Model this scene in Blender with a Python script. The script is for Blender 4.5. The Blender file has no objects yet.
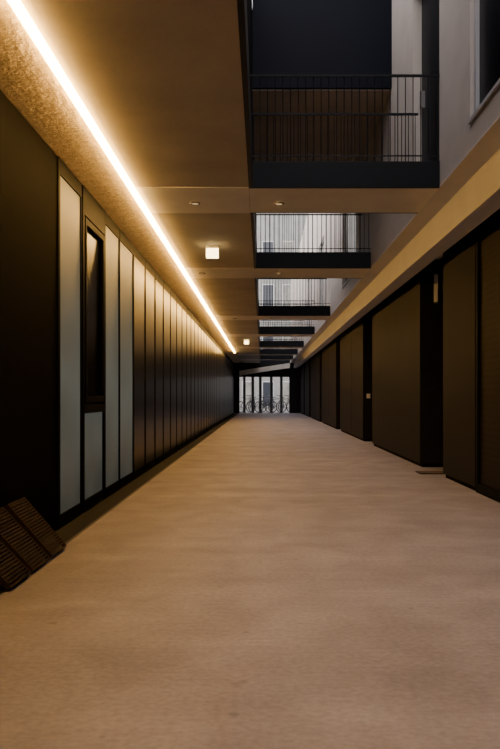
import bpy, bmesh, math, random
from mathutils import Vector, Matrix
random.seed(4)
C = bpy.context.scene.collection
ORG = {}

# ---------------------------------------------------------------- materials
def mat(name, col, rough=0.6, metal=0.0, noise=None, bump=0.0, bscale=40, emis=None, estr=0, col2=None, stretch=(1,1,1), spec=0.5, detail=5):
    m = bpy.data.materials.new(name); m.use_nodes = True
    nt = m.node_tree; n = nt.nodes; l = nt.links
    p = n['Principled BSDF']
    p.inputs['Base Color'].default_value = (*col, 1)
    p.inputs['Roughness'].default_value = rough
    p.inputs['Metallic'].default_value = metal
    p.inputs['Specular IOR Level'].default_value = spec
    if emis:
        p.inputs['Emission Color'].default_value = (*emis, 1)
        p.inputs['Emission Strength'].default_value = estr
    geo = n.new('ShaderNodeNewGeometry')
    mp = n.new('ShaderNodeMapping'); mp.inputs['Scale'].default_value = stretch
    l.new(geo.outputs['Position'], mp.inputs['Vector'])
    if noise:
        t = n.new('ShaderNodeTexNoise'); t.inputs['Scale'].default_value = noise; t.inputs['Detail'].default_value = detail
        l.new(mp.outputs[0], t.inputs['Vector'])
        r = n.new('ShaderNodeValToRGB')
        r.color_ramp.elements[0].position = 0.3; r.color_ramp.elements[1].position = 0.72
        r.color_ramp.elements[0].color = (*(col2 or tuple(c*0.7 for c in col)), 1)
        r.color_ramp.elements[1].color = (*col, 1)
        l.new(t.outputs['Fac'], r.inputs[0]); l.new(r.outputs[0], p.inputs['Base Color'])
    if bump:
        t2 = n.new('ShaderNodeTexNoise'); t2.inputs['Scale'].default_value = bscale; t2.inputs['Detail'].default_value = 6
        l.new(mp.outputs[0], t2.inputs['Vector'])
        b = n.new('ShaderNodeBump'); b.inputs['Strength'].default_value = bump; b.inputs['Distance'].default_value = 0.02
        l.new(t2.outputs['Fac'], b.inputs['Height']); l.new(b.outputs[0], p.inputs['Normal'])
    return m

def frost_mat():  # interior light behind the glass is put into the emission
    m = mat('glowing_frosted_glass', (.07, .08, .075), .45, noise=1.1, emis=(.62, .68, .60), estr=.1, col2=(.05, .06, .055), stretch=(1, 1, .5), spec=.2)
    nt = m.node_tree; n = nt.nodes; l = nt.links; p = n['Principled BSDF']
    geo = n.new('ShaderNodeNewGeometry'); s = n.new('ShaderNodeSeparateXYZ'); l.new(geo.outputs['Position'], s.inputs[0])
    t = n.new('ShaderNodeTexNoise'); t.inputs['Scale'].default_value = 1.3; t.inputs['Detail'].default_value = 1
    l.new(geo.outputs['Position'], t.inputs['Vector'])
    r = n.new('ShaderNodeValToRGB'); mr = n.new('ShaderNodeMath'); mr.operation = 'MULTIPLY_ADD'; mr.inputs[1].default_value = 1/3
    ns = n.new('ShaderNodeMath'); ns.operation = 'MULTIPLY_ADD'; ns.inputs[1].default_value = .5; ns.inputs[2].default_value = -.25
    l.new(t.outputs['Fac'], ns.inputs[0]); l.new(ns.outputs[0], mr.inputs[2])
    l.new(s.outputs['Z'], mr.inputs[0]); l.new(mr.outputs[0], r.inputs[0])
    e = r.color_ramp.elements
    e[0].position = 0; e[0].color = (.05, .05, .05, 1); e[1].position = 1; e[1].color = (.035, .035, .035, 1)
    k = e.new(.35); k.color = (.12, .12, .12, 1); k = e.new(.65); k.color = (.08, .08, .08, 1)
    l.new(r.outputs[0], p.inputs['Emission Strength'])  # painted glow changes with height
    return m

def floor_mat():
    m = bpy.data.materials.new('worn_concrete_floor'); m.use_nodes = True
    nt = m.node_tree; n = nt.nodes; l = nt.links; p = n['Principled BSDF']
    geo = n.new('ShaderNodeNewGeometry')
    def noise(scale, st, det=5, dist=0):
        mp = n.new('ShaderNodeMapping'); mp.inputs['Scale'].default_value = st
        l.new(geo.outputs['Position'], mp.inputs['Vector'])
        t = n.new('ShaderNodeTexNoise'); t.inputs['Scale'].default_value = scale; t.inputs['Detail'].default_value = det
        t.inputs['Distortion'].default_value = dist
        l.new(mp.outputs[0], t.inputs['Vector']); return t.outputs['Fac']
    def ramp(fac, a, b, ca, cb):
        r = n.new('ShaderNodeValToRGB'); r.color_ramp.elements[0].position = a; r.color_ramp.elements[1].position = b
        r.color_ramp.elements[0].color = (*ca, 1); r.color_ramp.elements[1].color = (*cb, 1)
        l.new(fac, r.inputs[0]); return r.outputs[0]
    def mul(a, b):
        mx = n.new('ShaderNodeMix'); mx.data_type = 'RGBA'; mx.blend_type = 'MULTIPLY'; mx.inputs[0].default_value = 1
        l.new(a, mx.inputs[6]); l.new(b, mx.inputs[7]); return mx.outputs[2]
    streak = noise(3, (.5, 10, 1), 5)
    band = noise(1.0, (.25, 2.2, 1), 8, .3)
    blot = noise(2.6, (1, 1, 1), 14, .5)
    grain = noise(38, (1, 1.2, 1), 8)
    spots = noise(8, (1, 1, 1), 2)
    fine = noise(90, (1, 1, 1), 3)
    c = ramp(blot, .36, .66, (.245, .215, .217), (.315, .280, .284))
    c = mul(c, ramp(band, .32, .70, (.86, .86, .86), (1.1, 1.1, 1.1)))
    c = mul(c, ramp(streak, .3, .72, (.95, .95, .95), (1.03, 1.03, 1.03)))
    c = mul(c, ramp(grain, .32, .68, (.86, .86, .86), (1.1, 1.1, 1.1)))
    c = mul(c, ramp(spots, .24, .30, (.75, .75, .75), (1, 1, 1)))
    l.new(c, p.inputs['Base Color'])
    p.inputs['Roughness'].default_value = .7
    p.inputs['Specular IOR Level'].default_value = .4
    b = n.new('ShaderNodeBump'); b.inputs['Strength'].default_value = .12; b.inputs['Distance'].default_value = .008
    l.new(fine, b.inputs['Height']); l.new(b.outputs[0], p.inputs['Normal'])
    return m

def mesh_screen_mat():
    m = bpy.data.materials.new('perforated_screen'); m.use_nodes = True
    nt = m.node_tree; n = nt.nodes; l = nt.links; p = n['Principled BSDF']
    geo = n.new('ShaderNodeNewGeometry')
    mp = n.new('ShaderNodeMapping'); mp.inputs['Rotation'].default_value = (math.radians(45), 0, 0)
    l.new(geo.outputs['Position'], mp.inputs['Vector'])
    ck = n.new('ShaderNodeTexChecker'); ck.inputs['Scale'].default_value = 22
    ck.inputs['Color1'].default_value = (.014, .008, .0065, 1); ck.inputs['Color2'].default_value = (.005, .004, .004, 1)
    l.new(mp.outputs[0], ck.inputs['Vector']); l.new(ck.outputs['Color'], p.inputs['Base Color'])
    p.inputs['Roughness'].default_value = .6
    p.inputs['Specular IOR Level'].default_value = .1
    return m

M = {}
M['floor'] = floor_mat()
M['ceil'] = mat('smooth_concrete', (.46, .405, .32), .8, noise=1.6, bump=.12, bscale=25, col2=(.34, .30, .235), detail=8)
M['beam'] = mat('beam_concrete', (.74, .70, .63), .8, noise=3, bump=.12, bscale=25, col2=(.64, .60, .54))
M['soffit'] = mat('overpass_soffit', (.34, .295, .24), .8, noise=2, col2=(.28, .24, .20))
M['rough'] = mat('rough_concrete', (.72, .58, .36), .85, noise=13, bump=.9, bscale=26, col2=(.50, .40, .245))
M['pale'] = mat('pale_render', (.58, .565, .555), .85, noise=2.5, bump=.05, col2=(.52, .505, .495))
M['upwall'] = mat('grey_render', (.60, .525, .45), .8, noise=3, bump=.12, bscale=60, col2=(.53, .465, .40))
M['black'] = mat('black_cladding', (.004, .0036, .0034), .8, noise=3, col2=(.003, .003, .003), spec=.03)
M['frame'] = mat('black_steel', (.003, .003, .003), .6, spec=.04)
M['navy'] = mat('navy_steel', (.0032, .0042, .007), .5, noise=3, col2=(.0025, .0032, .0055), spec=.2)
M['navyglass'] = mat('navy_glass', (.002, .0034, .009), .5, noise=.8, col2=(.0017, .0028, .007), spec=.08)
M['brown'] = mat('dark_brown_panel', (.0075, .0055, .0045), .3, noise=.6, col2=(.006, .0045, .0035), spec=.2)
M['brownr'] = mat('brown_composite', (.0145, .012, .0135), .6, noise=1.8, col2=(.011, .0095, .0105), spec=.07)
M['frost'] = frost_mat()
M['dglass'] = mat('dark_glass', (.003, .0035, .005), .25, spec=.08)
M['pglass'] = mat('painted_reflection_glass', (.42, .40, .34), .15, noise=1.2, col2=(.20, .19, .17))  # pale base colour stands in for light reflected in the panes
M['led'] = mat('led_diffuser', (1, .8, .5), .5, emis=(1, .55, .14), estr=76)
M['lamp'] = mat('lamp_diffuser', (1, .9, .7), .5, emis=(1, .74, .34), estr=8)
M['dl'] = mat('downlight_lens', (.5, .42, .3), .4, emis=(1, .7, .35), estr=.6)
M['metal'] = mat('galvanised_metal', (.22, .2, .19), .45, metal=.8)
M['edge'] = mat('dark_edge_steel', (.05, .045, .04), .6, metal=.5)
M['gravel'] = mat('dark_gravel', (.012, .011, .010), .95, noise=60, bump=1, bscale=70, col2=(.004, .004, .004))
M['wood'] = mat('rusty_grate', (.032, .014, .008), .7, noise=12, bump=.4, bscale=60, col2=(.013, .007, .005), spec=.15)
M['white'] = mat('white_plastic', (.75, .74, .72), .5)
M['far'] = mat('far_facade', (.30, .295, .27), .8, noise=1.5, col2=(.21, .205, .19))
M['farglass'] = mat('far_window_glass', (.04, .045, .055), .2)
M['pglass2'] = mat('far_pale_glass', (.34, .32, .27), .2, noise=1.2, col2=(.12, .12, .115))
M['ground'] = mat('paving', (.20, .19, .185), .8, noise=3, bump=.2)
M['screen'] = mesh_screen_mat()
M['winframe'] = mat('grey_window_frame', (.50, .49, .48), .5)
M['column'] = mat('dark_grey_column', (.035, .036, .039), .6)
M['bike1'] = mat('bike_black', (.03, .03, .035), .4, metal=.3)
M['bike2'] = mat('bike_grey', (.06, .06, .07), .4, metal=.3)
M['rubber'] = mat('rubber', (.015, .015, .015), .8)
M['mat'] = mat('coir_mat', (.13, .07, .035), .95, noise=80, bump=.6, bscale=150)

# ---------------------------------------------------------------- helpers
def abox(bm, x0, x1, y0, y1, z0, z1):
    vs = [bm.verts.new(v) for v in [(x0,y0,z0),(x1,y0,z0),(x1,y1,z0),(x0,y1,z0),(x0,y0,z1),(x1,y0,z1),(x1,y1,z1),(x0,y1,z1)]]
    for f in [(3,2,1,0),(4,5,6,7),(0,1,5,4),(1,2,6,5),(2,3,7,6),(3,0,4,7)]:
        bm.faces.new([vs[i] for i in f])

def link(name, bm, m, parent=None, bevel=0, smooth=False):
    o0 = ORG.get(parent.name, Vector((0,0,0))) if parent else Vector((0,0,0))
    bmesh.ops.translate(bm, verts=bm.verts, vec=-o0)
    bmesh.ops.recalc_face_normals(bm, faces=bm.faces)
    me = bpy.data.meshes.new(name); bm.to_mesh(me); bm.free(); me.materials.append(m)
    if smooth:
        for f in me.polygons: f.use_smooth = True
    o = bpy.data.objects.new(name, me); C.objects.link(o)
    if parent: o.parent = parent
    ORG[o.name] = o0
    if bevel:
        b = o.modifiers.new('bevel', 'BEVEL'); b.width = bevel; b.segments = 2; b.limit_method = 'ANGLE'
    return o

def boxes(name, lst, m, parent=None, bevel=0):
    bm = bmesh.new()
    for b in lst: abox(bm, *b)
    return link(name, bm, m, parent, bevel)

def box(name, b, m, parent=None, bevel=0): return boxes(name, [b], m, parent, bevel)

def tag(o, label, cat, group=None):
    o['label'] = label; o['category'] = cat
    if group: o['group'] = group
    return o
def struct(o): o['kind'] = 'structure'; return o
def thing(name, label, cat, loc, group=None):
    o = bpy.data.objects.new(name, None); C.objects.link(o); o.location = loc; o.empty_display_size = .1
    ORG[o.name] = Vector(loc)
    return tag(o, label, cat, group)

def tube(bm, a, b, r, seg=10):
    a = Vector(a); b = Vector(b); d = b - a
    mtx = Matrix.Translation((a+b)/2) @ d.to_track_quat('Z', 'Y').to_matrix().to_4x4()
    bmesh.ops.create_cone(bm, cap_ends=True, segments=seg, radius1=r, radius2=r, depth=d.length, matrix=mtx)

def ring(bm, c, R, r, axis='Y', seg=32, s2=6):
    c = Vector(c); vs = []
    for i in range(seg):
        a = 2*math.pi*i/seg; row = []
        for j in range(s2):
            t = 2*math.pi*j/s2; rr = R + r*math.cos(t); h = r*math.sin(t)
            if axis == 'Y': p = (rr*math.cos(a), h, rr*math.sin(a))
            else: p = (rr*math.cos(a), rr*math.sin(a), h)
            row.append(bm.verts.new(c + Vector(p)))
        vs.append(row)
    for i in range(seg):
        for j in range(s2):
            bm.faces.new([vs[i][j], vs[(i+1)%seg][j], vs[(i+1)%seg][(j+1)%s2], vs[i][(j+1)%s2]])

def copy_tree(o, parent=None, loc=None):
    c = o.copy(); C.objects.link(c)
    ORG[c.name] = ORG.get(o.name, Vector((0,0,0)))
    if parent: c.parent = parent
    if loc is not None: c.location = loc
    for ch in list(o.children): copy_tree(ch, c)
    return c

ORD = ['first','second','third','fourth','fifth','sixth','seventh','eighth','ninth','tenth','eleventh','twelfth','thirteenth','fourteenth','fifteenth','sixteenth','seventeenth','eighteenth','nineteenth','twentieth','twenty-first','twenty-second','twenty-third','twenty-fourth','twenty-fifth','twenty-sixth','twenty-seventh','twenty-eighth','twenty-ninth','thirtieth','thirty-first','thirty-second','thirty-third','thirty-fourth','thirty-fifth','thirty-sixth']

XL, XS, XR = -1.634, -1.32, 2.22
XB, ZB = 1.86, 2.626
CE = 2.94; VL, VR = -.122, 1.652; Y0, YE = -4.0, 41.0
CT = CE-.025
BR = [6.5, 10.6, 16.9, 21.9, 27.6, 32.4, 37.0]; BW = .92

# ---------------------------------------------------------------- shell
struct(box('floor', (XS, XR+.8, Y0, YE, -.2, 0), M['floor']))
struct(box('trim_1', (XS-.02, XS, Y0, YE, -.2, .002), M['edge']))
g = box('gravel', (XL-.06, XS-.02, Y0, YE, -.2, -.07), M['gravel']); g['label'] = 'dark gravel strip between the concrete walkway and the left facade'; g['category'] = 'gravel'; g['kind'] = 'stuff'
struct(box('ground', (-14, 16, YE, 60, -.2, -.004), M['ground']))
struct(box('wall_left', (-1.95, XL-.06, Y0, YE, -.2, CE), M['black']))
struct(box('wall_right', (XR+.62, XR+.8, Y0, YE, 0, CE), M['black']))
struct(box('wall_back_sky_blocker', (-1.95, XR+.8, Y0-.2, Y0, -.2, 4.5), M['brownr']))  # unseen wall added behind the camera to keep sky light off the floor
XLED = -1.21
cuts = [Y0]
for b in BR: cuts += [b, b+BW]
cuts.append(YE)
struct(boxes('ceiling', [(XLED+.03, VL, cuts[i]+(.006 if i else 0), cuts[i+1]-.006, CE, CE+.3) for i in range(0, len(cuts)-1, 2)], M['ceil']))
struct(boxes('trim_2', [(XLED+.03, VL-.002, cuts[i]+.006, cuts[i+1]-.006, CE-.004, CE+.3) for i in range(1, len(cuts)-1, 2)], M['beam']))
struct(box('ceiling_left_band', (-1.95, XLED-.03, Y0, YE, CE, CE+.3), M['rough']))
struct(box('ceiling_right_band', (VR, XR+.8, Y0, YE, CE, CE+.02), M['pale']))
struct(box('trim_50', (XB, XB+.2, Y0, YE, ZB, CE), M['pale']))
struct(box('ceiling_backing', (XLED-.03, XLED+.03, Y0, YE, CE+.1, CE+.3), M['black']))
struct(boxes('trim_3', [(VL, VL+.035, cuts[i], cuts[i+1], CE-.01, CE+.3) for i in range(0, len(cuts)-1, 2)], M['navy']))
struct(boxes('wall_upper_left', [(-.6, VL-.01, Y0, 14.2, CE+.3, 6.3), (-.6, VL-.01, 14.2, YE, CE+.3, 5.0)], M['black']))
ops = [(4.2, 5.56, 3.16, 5.2, 'window'), (6.52, 7.68, 3.15, 5.4, 'door'), (12.3, 14.4, 3.2, 5.3, 'window'), (18.6, 20.4, 3.2, 5.3, 'window'), (23.8, 25.6, 3.2, 5.3, 'window')]
lst = []; yy = Y0; H2 = 7.6
for (a, b, z0, z1, k_) in ops:
    lst += [(VR, VR+.35, yy, a, CE+.02, H2), (VR, VR+.35, a, b, CE+.02, z0), (VR, VR+.35, a, b, z1, H2)]; yy = b
lst.append((VR, VR+.35, yy, YE, CE+.02, H2))
struct(boxes('wall_upper_right', lst, M['upwall']))
struct(box('wall_upper_right_core', (VR+.36, VR+.45, Y0, YE, CE+.02, H2), M['black']))
wn = 1
for (a, b, z0, z1, k_) in ops:
    if k_ == 'window':
        w = struct(boxes('window_%d' % wn, [(VR+.03, VR+.1, a, a+.05, z0, z1), (VR+.03, VR+.1, b-.05, b, z0, z1), (VR-.015, VR+.1, a, b, z0, z0+.03), (VR+.03, VR+.1, a, b, z1-.05, z1)], M['winframe']))
        box('window_pane', (VR+.06, VR+.08, a+.05, b-.05, z0+.03, z1-.05), M['dglass'] if wn == 1 else M['pglass'], w)
        wn += 1
    else:
        dd = struct(boxes('door_1', [(VR+.1, VR+.16, a, b, z0, z1)], M['navy']))
        box('door_handle', (VR+.05, VR+.1, b-.16, b-.13, 4.1, 4.28), M['metal'], dd)

# ---------------------------------------------------------------- LED strip
t = thing('led_light_strip', 'long glowing warm yellow linear light running along the ceiling above left facade', 'light strip', (XLED, 12, CE))
bm = bmesh.new(); y = Y0; LE = 31
while y < LE: abox(bm, XLED-.018, XLED+.018, y, min(y+1.0, LE), CE-.034, CE+.01); y += 1.0
link('diffuser', bm, M['led'], t)
box('channel', (XLED-.028, XLED+.028, Y0, LE+.05, CE+.011, CE+.05), M['metal'], t)

# ---------------------------------------------------------------- left facade
near = thing('cladding_panel', 'plain black near wall panel beside the leaning grates', 'wall panel', (XL-.03, 2, 0))
boxes('panel', [(XL-.05, XL, Y0, 5.58, -.07, CT)], M['black'], near)
boxes('edge_post', [(XL-.05, XL+.012, 5.58, 5.62, -.07, CT)], M['frame'], near, .003)

def bay(y0, y1, name, label, cat, m, group, pname='panel', z0=.04, z1=2.79, f=.018, pr=.008, rec=-.004):
    t = thing(name, label, cat, (XL, (y0+y1)/2, 0), group)
    boxes('frame', [(XL-.05, XL+pr, y0, y0+f, -.07, CT), (XL-.05, XL+pr, y1-f, y1, -.07, CT),
                    (XL-.05, XL+pr, y0+f, y1-f, z1, CT), (XL-.05, XL+pr, y0+f, y1-f, -.07, z0)], M['frame'], t, .0015)
    box(pname, (XL-.03, XL+rec, y0+f, y1-f, z0, z1), m, t)
    return t
fg = 'frosted glass panels of the left facade'
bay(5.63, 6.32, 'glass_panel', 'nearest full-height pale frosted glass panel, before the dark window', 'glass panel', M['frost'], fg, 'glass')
w = struct(boxes('window_%d' % wn, [(XL-.05, XL+.015, 6.34, 6.40, .04, CT), (XL-.05, XL+.015, 7.20, 7.25, .04, CT),
    (XL-.05, XL+.015, 6.40, 7.20, 2.66, CT), (XL-.05, XL+.015, 6.40, 7.20, .84, .92), (XL-.05, XL+.01, 6.40, 7.20, -.07, .04)], M['frame'], None, .003))
box('window_pane', (XL-.04, XL-.02, 6.40, 7.20, .92, 2.66), M['dglass'], w)
boxes('window_sash', [(XL-.01, XL+.02, 6.42, 6.47, .94, 2.64), (XL-.01, XL+.02, 7.13, 7.18, .94, 2.64), (XL-.01, XL+.02, 6.47, 7.13, .94, 1.0), (XL-.01, XL+.02, 6.47, 7.13, 2.58, 2.64)], M['frame'], w, .003)
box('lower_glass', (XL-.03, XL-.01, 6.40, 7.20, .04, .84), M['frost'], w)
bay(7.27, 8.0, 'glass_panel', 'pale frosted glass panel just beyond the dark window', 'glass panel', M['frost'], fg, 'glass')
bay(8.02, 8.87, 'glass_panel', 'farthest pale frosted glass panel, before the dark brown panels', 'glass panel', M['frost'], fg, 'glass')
y = 8.89; i = 0
while y < 40.2:
    bay(y, y+.88, 'facade_panel', '%s dark brown facade panel past the frosted glass' % ORD[i], 'wall panel', M['brown'], 'dark brown panels of the left facade', f=.05, pr=.004, rec=.001)
    y += .90; i += 1

# ---------------------------------------------------------------- right side
def rblock(y0, y1, label, m=None, split=0):
    t = thing('cladding_panel', label, 'wall panel', (XR+.3, (y0+y1)/2, 0), 'brown cladding panels of the right wall')
    box('panel', (XR, XR+.6, y0, y1, .05, CE-.12), m or M['brownr'], t, .006)
    box('plinth', (XR+.03, XR+.6, y0+.01, y1-.01, 0, .05), M['black'], t)
    box('head_trim', (XR+.01, XR+.6, y0, y1, CE-.12, CT), M['frame'], t)
    return t
rblock(Y0+.03, 6.2, 'dark brown cladding panel nearest the viewer at the right')
t = thing('screen_door', 'dark perforated mesh screen door in black frame at the right edge', 'screen door', (XR+.1, 6.7, 0))
boxes('frame', [(XR, XR+.1, 6.2, 6.25, 0, CT), (XR, XR+.1, 7.21, 7.27, 0, CT), (XR, XR+.1, 6.25, 7.21, 0, .1), (XR, XR+.1, 6.25, 7.21, CE-.12, CT)], M['frame'], t, .004)
box('mesh', (XR+.03, XR+.05, 6.25, 7.21, .1, CE-.12), M['screen'], t)
box('handle', (XR-.04, XR, 6.27, 6.29, 1.0, 1.16), M['metal'], t, .004)
seq = [(7.3, 8.59), (9.84, 14.1), (15.4, 17.3), (17.33, 19.9), (21.0, 23.4), (23.43, 26.0), (27.0, 29.4), (29.43, 32.0), (33.0, 36.4), (37.3, 40.9)]
for k, (a, b) in enumerate(seq):
    lab = ['narrow brown cladding panel between mesh door and first doorway', 'widest brown cladding panel, between first and second black doorways'] 
    rblock(a, b, lab[k] if k < 2 else '%s brown cladding panel past the second doorway at right' % ORD[k-2])
n = 2
for (a, b) in zip(seq[:-1], seq[1:]):
    if b[0]-a[1] > .5:
        d = struct(boxes('door_%d' % n, [(XR+.5, XR+.56, a[1]+.0, b[0], 0, 2.5)], M['black']))
        box('door_handle', (XR+.44, XR+.5, b[0]-.18, b[0]-.15, 1.0, 1.14), M['metal'], d)
        struct(box('trim_%d' % (n+2), (XR+.3, XR+.6, a[1], b[0], 2.5, CE), M['black']))
        n += 1
t = thing('wall_plate', 'narrow upright pale wall plate inside the first black doorway', 'wall plate', (2.46, 9.82, 2.4))  # unlit white intercom plate, gives no light
box('backplate', (2.41, 2.47, 9.825, 9.84, 2.30, 2.72), M['metal'], t, .003)
box('diffuser', (2.417, 2.463, 9.80, 9.825, 2.32, 2.70), M['white'], t, .004)  # plain white face of the plate
t = thing('light_switch', 'small white switch plate inside the second black doorway', 'switch', (2.4, 15.38, 1.0))
box('plate', (2.30, 2.38, 15.388, 15.4, .95, 1.05), M['white'], t, .003)
box('rocker', (2.32, 2.36, 15.38, 15.388, .97, 1.03), M['white'], t, .002)
t = thing('doormat', 'small brown doormat on floor at the first black doorway', 'doormat', (2.3, 9.15, 0))
box('pile', (2.04, 2.60, 8.95, 9.2, .002, .016), M['mat'], t)
boxes('border', [(2.02, 2.04, 8.93, 9.22, 0, .014), (2.04, 2.62, 8.93, 8.95, 0, .014), (2.04, 2.62, 9.2, 9.22, 0, .014), (2.60, 2.62, 8.95, 9.2, 0, .014)], M['rubber'], t)

# ---------------------------------------------------------------- footbridges over the light well
def make_bridge(y):
    t = thing('footbridge', '', 'footbridge', (.765, y, CE), 'footbridges crossing the light well')
    x0, x1 = VL+.001, VR-.002
    box('slab', (x0, x1, y+.03, y+BW-.03, CE-.004, CE+.22), M['beam'], t)
    boxes('fascia', [(x0, x1, y, y+.03, CE-.005, CE+.24), (x0, x1, y+BW-.03, y+BW, CE-.005, CE+.24)], M['navy'], t, .003)
    for yy in (y+.015, y+BW-.015):
        bm = bmesh.new()
        abox(bm, x0, x1, yy-.010, yy+.010, CE+1.03, CE+1.05)
        abox(bm, x0, x1, yy-.006, yy+.006, CE+.29, CE+.30)
        r = link('railing', bm, M['navy'], t)
        bm = bmesh.new(); tube(bm, (x0+.03, yy, CE+.24), (x0+.03, yy, CE+1.03), .0045, 8)
        b0 = link('baluster', bm, M['navy'], r)
        nb = 25; st = (x1-x0-.06)/(nb-1)
        for k in range(1, nb):
            c = b0.copy(); C.objects.link(c); c.parent = r; c.location = (st*k, 0, 0)
    return t
b0 = make_bridge(BR[0]); b0['label'] = 'nearest and largest navy steel footbridge with bar railing overhead'
for k, y in enumerate(BR[1:]):
    c = copy_tree(b0, loc=(.765, y, CE)); c['label'] = '%s navy steel footbridge overhead counted from the viewer' % ORD[k+1]

t = thing('glazed_overpass', 'dark navy enclosed overpass spanning between walls above the nearest footbridge', 'overpass', (.765, 9, 4.92))
box('front_glazing', (VL, VR-.002, 8.9, 8.94, 4.92, 7.5), M['navyglass'], t)
box('floor_slab', (VL, VR-.002, 8.94, 14.2, 4.90, 5.15), M['soffit'], t)
box('back_wall', (VL, VR-.002, 14.16, 14.2, 5.15, 7.5), M['navy'], t)
box('roof', (VL, VR-.002, 8.9, 14.2, 7.5, 7.6), M['navy'], t)

# ---------------------------------------------------------------- ceiling fittings
def downlight():
    t = thing('downlight', 'x', 'downlight', (0, 0, 0), 'small round ceiling downlights')
    bm = bmesh.new(); ring(bm, (0, 0, -.010), .045, .009, 'Z', 24, 6); link('rim', bm, M['metal'], t, smooth=True)
    bm = bmesh.new(); tube(bm, (0, 0, -.012), (0, 0, -.001), .04, 24); link('lens', bm, M['dl'], t)
    return t
dl0 = downlight()
spots = [(-.67, 7.0, 'small round downlight in left ceiling beside the nearest footbridge'), (.17, 7.0, 'small round downlight under the nearest footbridge'),
         (-.94, 11.0, 'small round downlight in left ceiling beside the second footbridge'), (.26, 11.0, 'small round downlight under the second footbridge'),
         (-.67, 17.4, 'small round downlight in left ceiling beside the third footbridge'), (.17, 17.4, 'small round downlight under the third footbridge')]
for k, (x, y, lab) in enumerate(spots):
    c = dl0 if k == 0 else copy_tree(dl0)
    c.location = (x, y, CE-.005 if x < 0 else CE-.008); c['label'] = lab
def exitlamp(x, y, lab):
    t = thing('ceiling_lamp', lab, 'lamp', (x, y, CE-.2), 'square lit lamps under the ceiling')
    box('housing', (x-.085, x+.085, y, y+.07, CE-.04, CE-.0), M['white'], t, .004)
    box('diffuser', (x-.078, x+.078, y-.005, y+.065, CE-.16, CE-.04), M['lamp'], t, .006)
    return t
exitlamp(-.64, 9.0, 'glowing square lamp hanging from ceiling left of the second footbridge')
exitlamp(-.53, 24.0, 'tiny far glowing lamp under the ceiling near light strip end')

# ---------------------------------------------------------------- leaning grates
def grate():
    t = thing('grate', 'x', 'grate', (0, 0, 0), 'brown grates leaning on the left wall')
    L, W = .42, .31
    boxes('frame', [(0, L, -W/2, -W/2+.012, 0, .026), (0, L, W/2-.012, W/2, 0, .026), (0, .012, -W/2+.012, W/2-.012, 0, .026), (L-.012, L, -W/2+.012, W/2-.012, 0, .026)], M['wood'], t, .002)
    boxes('slats', [(.002+.0205*k, .014+.0205*k, -W/2+.012, W/2-.012, .002, .024) for k in range(1, 20)], M['wood'], t)
    return t
g0 = grate()
for k, (yy, an, lab) in enumerate([(4.42, 49, 'farthest of three leaning brown grates, next to glass panel'), (4.07, 47, 'middle of three brown grates leaning on the black wall'), (3.72, 45.5, 'nearest of three leaning brown grates at left edge')]):
    c = g0 if k == 0 else copy_tree(g0)
    c.location = (XS+.045, yy, .024); c.rotation_euler = (0, math.pi+math.radians(an), 0); c['label'] = lab

# ---------------------------------------------------------------- far end: portal, bikes, building
struct(boxes('wall_end', [(-1.95, 3.0, YE, YE+.3, 2.12, CE+.3), (-1.95, -1.32, YE, YE+.3, 0, 2.12), (1.6, 3.0, YE, YE+.3, 0, 2.12)], M['navy']))
bm = bmesh.new()
vs = [bm.verts.new(v) for v in [(-1.31, 40.2, 2.2), (1.6, 40.2, 2.62), (1.6, 40.9, 2.62), (-1.31, 40.9, 2.2), (-1.31, 40.2, 2.45), (1.6, 40.2, 2.9), (1.6, 40.9, 2.9), (-1.31, 40.9, 2.45)]]
for f in [(3,2,1,0),(4,5,6,7),(0,1,5,4),(1,2,6,5),(2,3,7,6),(3,0,4,7)]: bm.faces.new([vs[i] for i in f])
struct(link('trim_51', bm, M['beam']))
for k, x in enumerate([-1.05, -.55, -.1, .55, 1.15]):
    p = thing('column', '%s slim dark column at the far end from the left' % ORD[k], 'column', (x, 41.6, 0), 'columns at the far end')
    bm = bmesh.new(); tube(bm, (x, 41.5, 0.02), (x, 41.5, 2.7), .085, 16); link('shaft', bm, M['column'], p)
    box('base_plate', (x-.15, x+.15, 41.35, 41.65, 0, .02), M['metal'], p)
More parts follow.
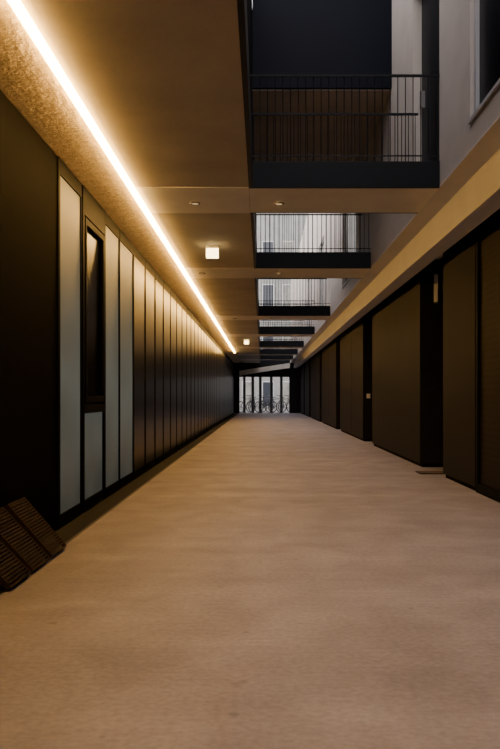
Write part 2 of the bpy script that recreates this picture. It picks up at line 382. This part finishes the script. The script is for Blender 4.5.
def bike():
    t = thing('bicycle', 'x', 'bicycle', (0, 0, 0), 'bicycles parked beyond the far end')
    for x in (-.52, .52):
        bm = bmesh.new(); ring(bm, (x, 0, .34), .32, .03); wl = link('wheel', bm, M['rubber'], t, smooth=True)
        bm = bmesh.new()
        for q in range(9): a = q*math.pi/9; tube(bm, (x-.31*math.cos(a), 0, .34-.31*math.sin(a)), (x+.31*math.cos(a), 0, .34+.31*math.sin(a)), .004, 4)
        link('spokes', bm, M['bike2'], wl)
    bm = bmesh.new()
    for a, b in [((-.52,0,.34),(-.1,0,.3)), ((-.52,0,.34),(-.2,0,.8)), ((-.1,0,.3),(-.22,0,.9)), ((-.1,0,.3),(.36,0,.78)), ((-.2,0,.8),(.35,0,.84)), ((.52,0,.34),(.34,0,.92))]: tube(bm, a, b, .024, 8)
    link('frame', bm, M['bike2'], t)
    bm = bmesh.new(); tube(bm, (.34,0,.92),(.32,0,1.02),.014,8); tube(bm, (.32,-.28,1.03),(.32,.28,1.03),.018,8); link('handlebar', bm, M['bike1'], t)
    bm = bmesh.new(); abox(bm, -.36, -.1, -.07, .07, .9, .95); link('saddle', bm, M['rubber'], t, .02)
    return t
k0 = bike()
for k, (x, y, r) in enumerate([(-.95, 42.8, 50), (-.33, 42.9, 42), (.24, 42.8, 35), (.85, 43.0, 38), (1.4, 42.8, 52)]):
    c = k0 if k == 0 else copy_tree(k0)
    c.location = (x, y, 0); c.rotation_euler = (0, 0, math.radians(r)); c['label'] = '%s parked bicycle from the left beyond the far columns' % ORD[k]
fb = thing('far_building', 'pale building closing the view beyond the parked bicycles', 'building', (0, 52, 0))
box('facade', (-14, 16, 52, 52.5, 0, 16), M['far'], fb)
for zz in (.2, 4.2, 7.4, 10.6):
    for q in range(-8, 10):
        wf = boxes('window_frame', [(q*1.5, q*1.5+.9, 51.93, 52, zz, zz+1.9)], M['winframe'], fb)
        box('window_pane', (q*1.5+.07, q*1.5+.83, 51.9, 51.93, zz+.07, zz+1.83), M['farglass'] if (q % 3 == 0) else M['pglass2'], wf)

# ---------------------------------------------------------------- light
wd = bpy.data.worlds.new('world'); bpy.context.scene.world = wd; wd.use_nodes = True
nt = wd.node_tree; n = nt.nodes; bg = n['Background']
tc = n.new('ShaderNodeTexCoord'); sx = n.new('ShaderNodeSeparateXYZ'); rp = n.new('ShaderNodeValToRGB')
nt.links.new(tc.outputs['Generated'], sx.inputs[0]); nt.links.new(sx.outputs['Z'], rp.inputs[0]); nt.links.new(rp.outputs[0], bg.inputs['Color'])
rp.color_ramp.elements[0].position = 0; rp.color_ramp.elements[0].color = (.80, .79, .78, 1)
rp.color_ramp.elements[1].position = .6; rp.color_ramp.elements[1].color = (.75, .71, .76, 1)
bg.inputs['Strength'].default_value = 4.0

cam = bpy.data.cameras.new('camera'); co = bpy.data.objects.new('camera', cam); C.objects.link(co)
co.location = (0, 0, 1); co.rotation_euler = (math.pi/2, 0, 0)
cam.sensor_width = 36; cam.lens = 700/749*36; cam.shift_x = -12/749; cam.shift_y = 21.5/749; cam.clip_end = 300
bpy.context.scene.camera = co
